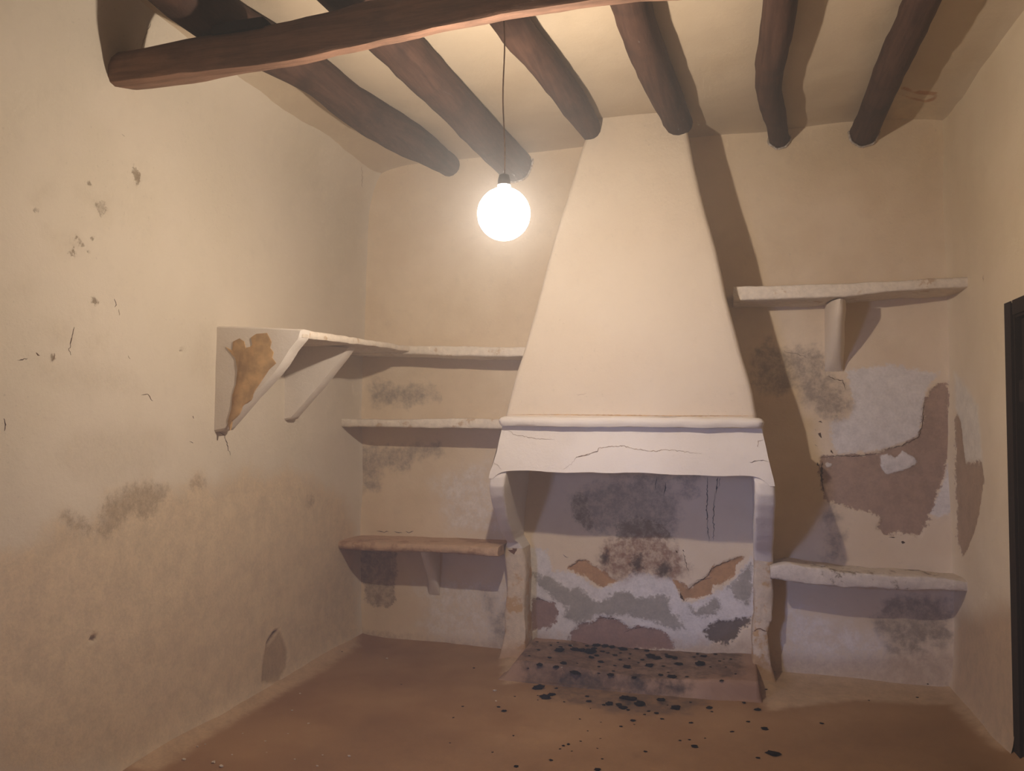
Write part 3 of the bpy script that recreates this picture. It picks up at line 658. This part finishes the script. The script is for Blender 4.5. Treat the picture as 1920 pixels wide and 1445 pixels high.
# low shelf on the right
o = shelf_x('wall_shelf', [(1448,1062),(1478,1056),(1516,1062),(1584,1073),(1697,1079),(1810,1088)], [(1448,1085),(1478,1090),(1516,1094),(1584,1101),(1697,1106),(1806,1108)], 4.77, .235, XR+.02, mrough, None, .009, .014, 60)
tag(o, 'low flaking masonry shelf with a dirty front edge, beside the right jamb', 'shelf', 'built-in wall shelves')
o['label'] = 'low flaking masonry shelf with mouldy front edge, running to the door wall'
low_right = o

# =================================================================== PENDANT BULB
pl = tag(empty('pendant_bulb', tuple(LAMP)), 'glowing round bulb hanging on a thin cord from a joist', 'lamp')
top = on(943.5, 42, 1, 2.98); zt = 3.15
rc = .016
RB = .105  # globe enlarged so its white disc stands in for the bulb's glare
cpts = [(top[0]+(LAMP.x-top[0])*f+.004*math.sin(f*9), 2.985+(LAMP.y-2.985)*f, zt+(LAMP.z+RB+.05-zt)*f) for f in np.linspace(0, 1, 14)]
tube('cord', cpts, .003, M['cord'], pl, 8)
hook = tube('cord_hook', [(cpts[0][0], 2.985, 3.20), (cpts[0][0], 2.985, 3.145)], .007, M['socket'], pl, 8)
def lathe(name, prof, mat, parent, n=28):
    rings = [[(LAMP.x+r*math.cos(2*math.pi*k/n), LAMP.y+r*math.sin(2*math.pi*k/n), LAMP.z+z) for k in range(n)] for r, z in prof]
    return loft(name, rings, mat, parent, 0, deg=60)
lathe('socket', [(.010, RB+.055), (.020, RB+.05), (.025, RB+.03), (.025, RB-.008), (.020, RB-.018)], M['socket'], pl)
k = NB('glare_glass'); k.n.remove(k.b)
em = k.n.new('ShaderNodeEmission'); em.inputs[0].default_value = (1, .9, .76, 1); em.inputs[1].default_value = 9.0
tr = k.n.new('ShaderNodeBsdfTransparent'); ad = k.n.new('ShaderNodeAddShader'); k.l.new(em.outputs[0], ad.inputs[0]); k.l.new(tr.outputs[0], ad.inputs[1])
k.l.new(ad.outputs[0], k.n['Material Output'].inputs['Surface'])
k.m.cycles.emission_sampling = 'NONE'
prof = [(RB*math.sin(t)*(1 if t < 2.55 else 1), -RB*math.cos(t)) for t in np.linspace(.06, 2.72, 22)]+[(.0265, RB*.97), (.0262, RB+.01)]
g = lathe('glare_globe', prof, k.m, pl, 32); g['label'] = 'enlarged glowing globe of the bulb, standing in for its glare'
k = NB('filament_glow'); k.b.inputs['Emission Color'].default_value = (1, .8, .55, 1); k.b.inputs['Emission Strength'].default_value = 40; k.m.cycles.emission_sampling = 'NONE'
tube('filament', [(LAMP.x-.012, LAMP.y, LAMP.z+.008), (LAMP.x-.006, LAMP.y, LAMP.z-.006), (LAMP.x, LAMP.y, LAMP.z+.008), (LAMP.x+.006, LAMP.y, LAMP.z-.006), (LAMP.x+.012, LAMP.y, LAMP.z+.008)], .0012, k.m, pl, 6)
ll = bpy.data.lights.new('bulb_light', 'POINT'); ll.energy = LAMP_W; ll.color = (1.0, .86, .73); ll.shadow_soft_size = .022
lo = bpy.data.objects.new('bulb_light', ll); COL.objects.link(lo); lo.location = LAMP

# =================================================================== DOOR AND WINDOW
dr = tag(empty('door_1', (XR+.04, DOOR[1], 0)), None, None, None, 'structure')
dr['label'] = 'dark brown plank door set flush in the right wall'
def box(name, lo, hi, mat, parent, bev=.004, jit=0):
    b = bmesh.new(); bmesh.ops.create_cube(b, size=1)
    for v in b.verts: v.co = Vector([lo[i]+(hi[i]-lo[i])*(v.co[i]+.5) for i in range(3)])
    if bev: bmesh.ops.bevel(b, geom=b.edges[:], offset=bev, segments=2, affect='EDGES')
    me = bpy.data.meshes.new(name); b.to_mesh(me); b.free(); me.materials.append(mat)
    o = bpy.data.objects.new(name, me); COL.objects.link(o)
    if parent: o.parent = parent; o.matrix_parent_inverse = Matrix.Translation(-parent.location)
    return o
y0, y1 = DOOR[0], DOOR[1]
box('door_frame', (XR-.006, y1-.075, -.02), (XR+.12, y1+.03, DOOR[3]+.02), M['door'], dr, .012)
box('door_frame', (XR-.006, y0-.03, -.02), (XR+.12, y0+.075, DOOR[3]+.02), M['door'], dr, .012)
box('door_frame', (XR-.006, y0+.076, DOOR[3]-.07), (XR+.12, y1-.076, DOOR[3]+.02), M['door'], dr, .012)
nP = 5; wP = (y1-y0-.16)/nP
for i in range(nP): box('plank', (XR+.03, y0+.08+i*wP+.002, .01), (XR+.065, y0+.08+(i+1)*wP-.002, DOOR[3]-.074), M['door'], dr, .004)
for z in (.35, 1.6): box('ledger', (XR+.012, y0+.09, z), (XR+.03, y1-.09, z+.10), M['door'], dr, .004)
box('door_back', (XR+.07, y0-.02, -.02), (XR+.12, y1+.04, DOOR[3]+.03), M['door'], dr, 0)

wn = tag(empty('window_1', (XL-.1, 0, WIN[2])), None, None, None, 'structure')
fx0, fx1 = XL-.16, XL-.10
box('window_frame', (fx0, WIN[0], WIN[2]), (fx1, WIN[0]+.05, WIN[3]), M['door'], wn); box('window_frame', (fx0, WIN[1]-.05, WIN[2]), (fx1, WIN[1], WIN[3]), M['door'], wn)
box('window_frame', (fx0, WIN[0]+.05, WIN[2]), (fx1, WIN[1]-.05, WIN[2]+.05), M['door'], wn); box('window_frame', (fx0, WIN[0]+.05, WIN[3]-.05), (fx1, WIN[1]-.05, WIN[3]), M['door'], wn)
for lo, hi in (((XL-.45, WIN[0]-.04, WIN[2]-.04), (XL+.004, WIN[0], WIN[3]+.04)), ((XL-.45, WIN[1], WIN[2]-.04), (XL+.004, WIN[1]+.04, WIN[3]+.04)), ((XL-.45, WIN[0], WIN[3]), (XL+.004, WIN[1], WIN[3]+.04))):
    box('window_reveal', lo, hi, mw, wn, .002)
box('window_sill', (XL-.45, WIN[0], WIN[2]-.03), (XL+.03, WIN[1], WIN[2]), mw, wn, .008)

# =================================================================== CRACKS, DRIPS, FLAKES (laid on the surfaces they cut)
def bvh_of(o):
    me = o.data; mw_ = o.matrix_world
    return BVHTree.FromPolygons([mw_ @ v.co for v in me.vertices], [tuple(p.vertices) for p in me.polygons])
bpy.context.view_layer.update()
BV = {}
def cast(o, x, y):
    if o.name not in BV:
        BV[o.name] = BVHTree.FromPolygons([v.co.copy() for v in o.data.vertices], [tuple(p.vertices) for p in o.data.polygons])
    d = Vector(FW+RT*(x-CX)/F-UP*(y-CY)/F).normalized()
    loc, nor, i, dist = BV[o.name].ray_cast(Vector(EYEP), d)
    if loc is None: return None
    if nor.dot(d) > 0: nor = -nor
    return loc, nor, d
def crack(target, pts, wpx, mat, name='crack', lift=.0012, wob=2.6):
    P = []
    for i in range(len(pts)-1):
        a, b = pts[i], pts[i+1]; L = math.hypot(b[0]-a[0], b[1]-a[1]); n = max(1, int(L/3))
        for j in range(n): P.append((a[0]+(b[0]-a[0])*j/n+random.uniform(-wob, wob)*.5, a[1]+(b[1]-a[1])*j/n+random.uniform(-wob, wob)*.5))
    P.append(pts[-1]); H = [h for h in (cast(target, *p) for p in P) if h]
    if len(H) < 2: return
    V = []; Fc = []
    for i, (loc, nor, d) in enumerate(H):
        t = (H[min(i+1, len(H)-1)][0]-H[max(i-1, 0)][0])
        s = nor.cross(t); 
        if s.length < 1e-9: s = nor.orthogonal()
        s.normalize(); wm = wpx*(loc-Vector(EYEP)).length/F*.5*(1-.85*abs(2*i/(len(H)-1)-1)**3)*random.uniform(.35, 1.25)*.85
        c = loc+nor*lift
        V += [c-s*wm-nor*lift*3, c-s*wm*.8, c+s*wm*.8, c+s*wm-nor*lift*3]
        if i:
            k = 4*i
            for j in range(3): Fc.append((k-4+j, k-3+j, k+1+j, k+j))
    o = mesh_obj(name, V, Fc, M[mat], None, False)
    o.parent = target          # every target's own matrix is the identity
    return o
L1 = cF([(500,515),(550,480),(575,440),(640,425),(705,400),(710,385),(790,372),(860,370),(920,385),(1000,400),(1050,402),(1120,395),(1180,398),(1240,408),(1330,415)])
crack(lintel, L1, 1.8, 'soft_crack'); crack(lintel, cF([(575,440),(640,425),(705,400),(710,385)]), 2.2, 'crack')
crack(lintel, cF([(1615,470),(1660,458),(1710,460),(1740,470)]), 2, 'crack'); crack(lintel, cF([(1665,380),(1672,345),(1690,335),(1715,325)]), 2, 'soft_crack')
crack(lintel, cF([(80,470),(110,490),(130,512)]), 2, 'soft_crack'); crack(lintel, cF([(165,275),(200,300),(330,325),(450,335)]), 1.5, 'soft_crack')
crack(hood, cF([(115,184),(400,182),(800,186),(1200,190),(1600,190),(1680,186)]), 2.4, 'ochre', 'dirt_line', .002, .5)
crack(hood, cF([(575,62),(600,65),(640,55)]), 1.2, 'soft_crack'); crack(hood, cF([(690,135),(700,125)]), 2, 'soft_crack')
for p, wd in ((([(1410,85),(1405,180),(1410,260),(1400,340),(1408,420),(1410,470),(1420,570)]), 2.2), (([(1465,210),(1455,290),(1450,400),(1455,470),(1448,550)]), 1.8), (([(1480,95),(1475,140),(1470,215)]), 3.5), (([(1495,95),(1492,170)]), 1.6), (([(1100,130),(1110,170),(1095,215)]), 2.5), (([(1040,90),(1035,180)]), 2)):
    crack(wall_back, cG(p), wd, 'drip', 'tar_drip')
for p, wd in (([(400,745),(450,722),(478,690),(530,690)], 1.6), ([(1260,905),(1320,862),(1400,812),(1450,742),(1540,702),(1640,666)], 1.8), ([(1235,640),(1262,745),(1275,775)], 1.6), ([(1330,835),(1440,815)], 2), ([(150,968),(200,965),(260,990)], 1.6), ([(600,1105),(700,1105),(770,1120)], 1.6), ([(800,1215),(880,1180),(960,1165)], 1.4),
              ([(370,650),(385,665),(408,670)], 2), ([(1175,620),(1190,640)], 5), ([(1225,610),(1240,632)], 3), ([(1215,930),(1240,985)], 7)):
    crack(wall_back, cG(p), wd, 'crack')
for p, wd in (([(700,1207),(800,1197),(920,1197),(1050,1182)], 1.6), ([(1080,1162),(1200,1132),(1290,1082),(1310,1000),(1320,880)], 1.6), ([(680,1060),(700,1075),(705,1090)], 7), ([(668,1128),(680,1140)], 6), ([(690,990),(710,1000)], 3), ([(665,1040),(672,1045)], 4), ([(760,1165),(775,1185)], 5), ([(710,1230),(705,1320),(715,1410)], 6), ([(680,1240),(690,1260)], 5), ([(740,720),(790,740),(830,745),(850,800)], 1.6), ([(480,570),(560,585),(620,610)], 1.2)):
    crack(wall_back, cH(p), wd, 'crack')
crack(wall_back, cI([(980,305),(1000,310)]), 8, 'crack'); crack(wall_back, cI([(920,285),(950,285)]), 4, 'crack')
crack(wall_back, cE([(520,480),(560,490),(600,485)]), 2, 'crack'); crack(wall_back, cE([(640,485),(690,492)]), 1.6, 'crack'); crack(wall_back, cE([(712,478),(740,490),(765,480)]), 2, 'crack')
crack(wall_back, cE([(385,1160),(480,1180),(600,1215),(760,1230),(900,1250),(1130,1262)]), 2, 'crack')
for p, wd, mt in (([(335,30),(330,60),(322,95),(312,130),(320,158)], 2, 'crack'), ([(75,182),(95,180),(125,172)], 2, 'crack'), ([(160,148),(180,160)], 3, 'crack'), ([(640,335),(665,333),(690,365)], 1.6, 'crack'), ([(20,445),(25,480),(20,500)], 2.2, 'crack'), ([(985,508),(1010,515),(1025,555),(1040,610)], 2, 'crack'),
              ([(870,430),(875,445)], 2, 'crack'), ([(858,545),(872,555)], 2.5, 'crack'), ([(235,185),(248,165),(245,150)], 2, 'soft_crack'), ([(580,160),(588,175)], 1.6, 'soft_crack')):
    crack(wall_left, cL(p), wd, mt)
crack(wall_left, cM([(690,1000),(697,1030),(690,1045)]), 2, 'crack'); crack(wall_left, cM([(715,1060),(718,1095)]), 1.4, 'soft_crack'); crack(wall_left, cM([(735,8),(750,18)]), 3, 'crack')
crack(wall_left, cA([(290,120),(270,165),(250,220),(240,255)]), 1.6, 'soft_crack'); crack(wall_left, cA([(1408,880),(1410,990)]), 1.2, 'soft_crack')
crack(jl[1], [(954,1030),(962,1034),(970,1026),(984,1018)], 13, 'rust', 'broken_edge'); crack(jl[1], [(960,1034),(966,1030),(980,1020)], 7, 'crack', 'broken_edge')  # broken corbel tip; brown ribbons paint the dark of the hole
crack(jr[1], [(1412,1183),(1425,1178),(1440,1186),(1450,1182)], 3, 'rust', 'broken_edge')
crack(wall_right, cH([(1672,120),(1676,150)]), 2.2, 'soft_crack')
bpy.context.view_layer.update()

# =================================================================== CHARCOAL AND CRUMBS
def lump(seed, flat_):
    b = bmesh.new(); bmesh.ops.create_icosphere(b, subdivisions=2, radius=.5)
    for v in b.verts:
        n = mn.noise(v.co*2.3+Vector((seed*3.7, seed, 0))); v.co *= 1+.8*n+.35*mn.noise(v.co*6+Vector((seed, 0, seed*2)))
        v.co.z *= flat_
    zmin = min(v.co.z for v in b.verts)
    for v in b.verts: v.co.z -= zmin
    me = bpy.data.meshes.new('charcoal_piece'); b.to_mesh(me); b.free(); return me
charm = [lump(i, .30+.05*(i % 4)) for i in range(7)]
crumbm = [lump(20+i, .5) for i in range(3)]
for me_ in charm: me_.materials.append(M['char'])
for me_ in crumbm: me_.materials.append(M['crumb'])
floor_o = bpy.data.objects['floor']
def scatter(x, y, wpx, kind='char', target=None):
    best = None
    for o in ((hearth, floor_o) if target is None else (target,)):
        h = cast(o, x, y)
        if h and (best is None or (h[0]-Vector(EYEP)).length < (best[0]-Vector(EYEP)).length): best = h+(o,)
    if best is None: return
    loc, nor, d, o = best; size = wpx*(loc-Vector(EYEP)).length/F*.82
    me_ = random.choice(charm if kind == 'char' else crumbm)
    ob = bpy.data.objects.new('charcoal_piece' if kind == 'char' else 'plaster_crumb', me_); COL.objects.link(ob)
    ob.location = loc-Vector((0, 0, .0005)); ob.scale = (size, size*random.uniform(.7, 1.1), size*random.uniform(.6, 1.0)); ob.rotation_euler = (0, 0, random.uniform(-.5, .5))
    if kind == 'char':
        where = 'on the raised hearth' if o is hearth else 'on the floor in front of the hearth'
        sz = 'small' if wpx < 10 else 'larger'
        tag(ob, f'{sz} black charcoal fragment lying {where}', 'charcoal', f'{sz} charcoal fragments {where}')
    else:
        where = 'on the low right shelf' if target is not None else 'on the brown floor'
        tag(ob, f'tiny pale plaster crumb lying {where}'.replace('low right shelf', 'low mouldy-edged shelf'), 'crumb', f'plaster crumbs {where}')
    return ob
H_ = [(500,290,70),(190,380,25),(125,420,20),(115,508,18),(270,435,40),(345,385,70),(200,490,55),(370,478,55),(320,505,50),(350,355,30),(280,345,25),(460,545,80),(450,378,70),(500,385,60),(560,400,90),(610,350,60),(670,352,60),(720,358,50),(770,355,50),(830,340,60),(800,372,70),(740,415,40),(640,465,50),(625,500,30),(850,408,25),(845,440,25),(740,492,25),(830,505,60),(1000,425,70),(1045,440,80),(1130,430,60),(1170,440,60),(1200,480,60),(990,495,60),(940,450,30),(970,385,40),(710,562,60),(1260,380,25),(1335,408,25),(1410,385,28),(1465,408,28),(1310,430,30),(1380,425,50),(1355,485,80),(1495,458,22),(1525,445,15),(1575,445,20),(1125,540,18),(1070,560,35),(1155,578,70),(1260,572,25),(1510,600,30),(880,580,40),(730,530,25),(625,545,25),(1020,360,15),(1070,370,12),
  (420,350,40),(590,370,50),(540,350,40),(650,390,40),(690,400,30),(610,420,40),(570,435,40),(780,450,30),(780,400,25),(900,370,40),(910,470,20),(1110,410,30),(1090,495,25),(1430,500,20),(1540,500,18),(1610,550,20),(470,475,15),(330,325,20),(180,320,25)]
Fl = [(195,655,85),(285,702,55),(240,722,80),(185,705,12),(185,738,15),(320,655,25),(20,712,18),(375,752,18),(540,712,30),(555,750,40),(565,800,14),(810,728,70),(860,735,80),(1075,742,60),(770,780,60),(800,800,60),(835,812,35),(920,775,90),(700,770,60),(660,775,30),(1180,800,70),(985,820,25),(1040,835,35),(955,843,20),(1080,875,28),(870,888,38),(488,875,18),(640,897,12),(785,930,25),(880,913,14),(1420,797,50),(1440,823,20),(1285,755,25),(1120,775,14),(1670,760,35),(1770,810,45),(1290,903,30),(1700,895,28),(1585,967,30),(1820,947,50),(1390,1013,14),(1210,1030,22),(1277,1025,20),(1315,1075,50),(1880,1132,95),(1770,1155,30),(960,1110,28),(280,1173,30),(30,1217,35),(615,1243,45),(370,1068,25),(405,1058,25),(345,1090,20),(430,1105,15),(495,1035,18),(545,960,14),(637,1015,14),(615,1085,16),(650,1162,18),(10,995,20),(1830,662,20)]
ONE = {(1880,1132): 'largest flat charcoal lump, lying alone on the bare floor', (195,655): 'arched charcoal lump on the floor against the hearth front, by the broken-topped jamb',
       (500,290): 'charcoal lump leaning at the foot of the firebox back wall', (240,722): 'long thin charcoal sliver on the floor beside the arched lump',
       (1045,440): 'biggest charcoal heap piece on the hearth, amid scattered fragments', (920,775): 'wide charcoal flake on the floor beside the sooty blot'}
for x, y, s in H_+Fl:
    px = cK([(x, y)])[0]; ob = scatter(px[0], px[1], s/3.84)
    if ob and (x, y) in ONE: ob['label'] = ONE[(x, y)]
for x, y, s in [(1777,505,12),(1870,650,14),(1890,667,20),(1735,648,10),(1700,690,9),(1687,785,9),(1847,820,9),(1505,565,7),(1283,443,7)]: px = cN([(x, y)])[0]; scatter(px[0], px[1], s/2)
for x, y, s in [(1110,1016,20),(1060,1080,14),(820,1095,10),(585,1210,20)]: px = cI([(x, y)])[0]; scatter(px[0], px[1], s/2.65)
for x, y, s in [(690,848,16),(800,860,14),(830,875,18),(1095,665,9),(1157,712,9),(1310,835,14),(995,778,9),(1190,872,11),(1450,470,9),(1080,750,7),(1105,847,8),(1860,628,10),(1855,590,16),(1125,600,9),(740,800,8),(910,750,6),(1210,830,8),(770,790,7),(870,830,8),(1000,820,6)]: px = cN([(x, y)])[0]; scatter(px[0], px[1], s/2, 'crumb')
for x, y, s in [(595,428,24),(740,372,18),(985,412,20),(815,430,14),(690,440,10),(900,420,9),(1080,430,9)]: px = cI([(x, y)])[0]; scatter(px[0], px[1], s/2.65, 'crumb', low_right)
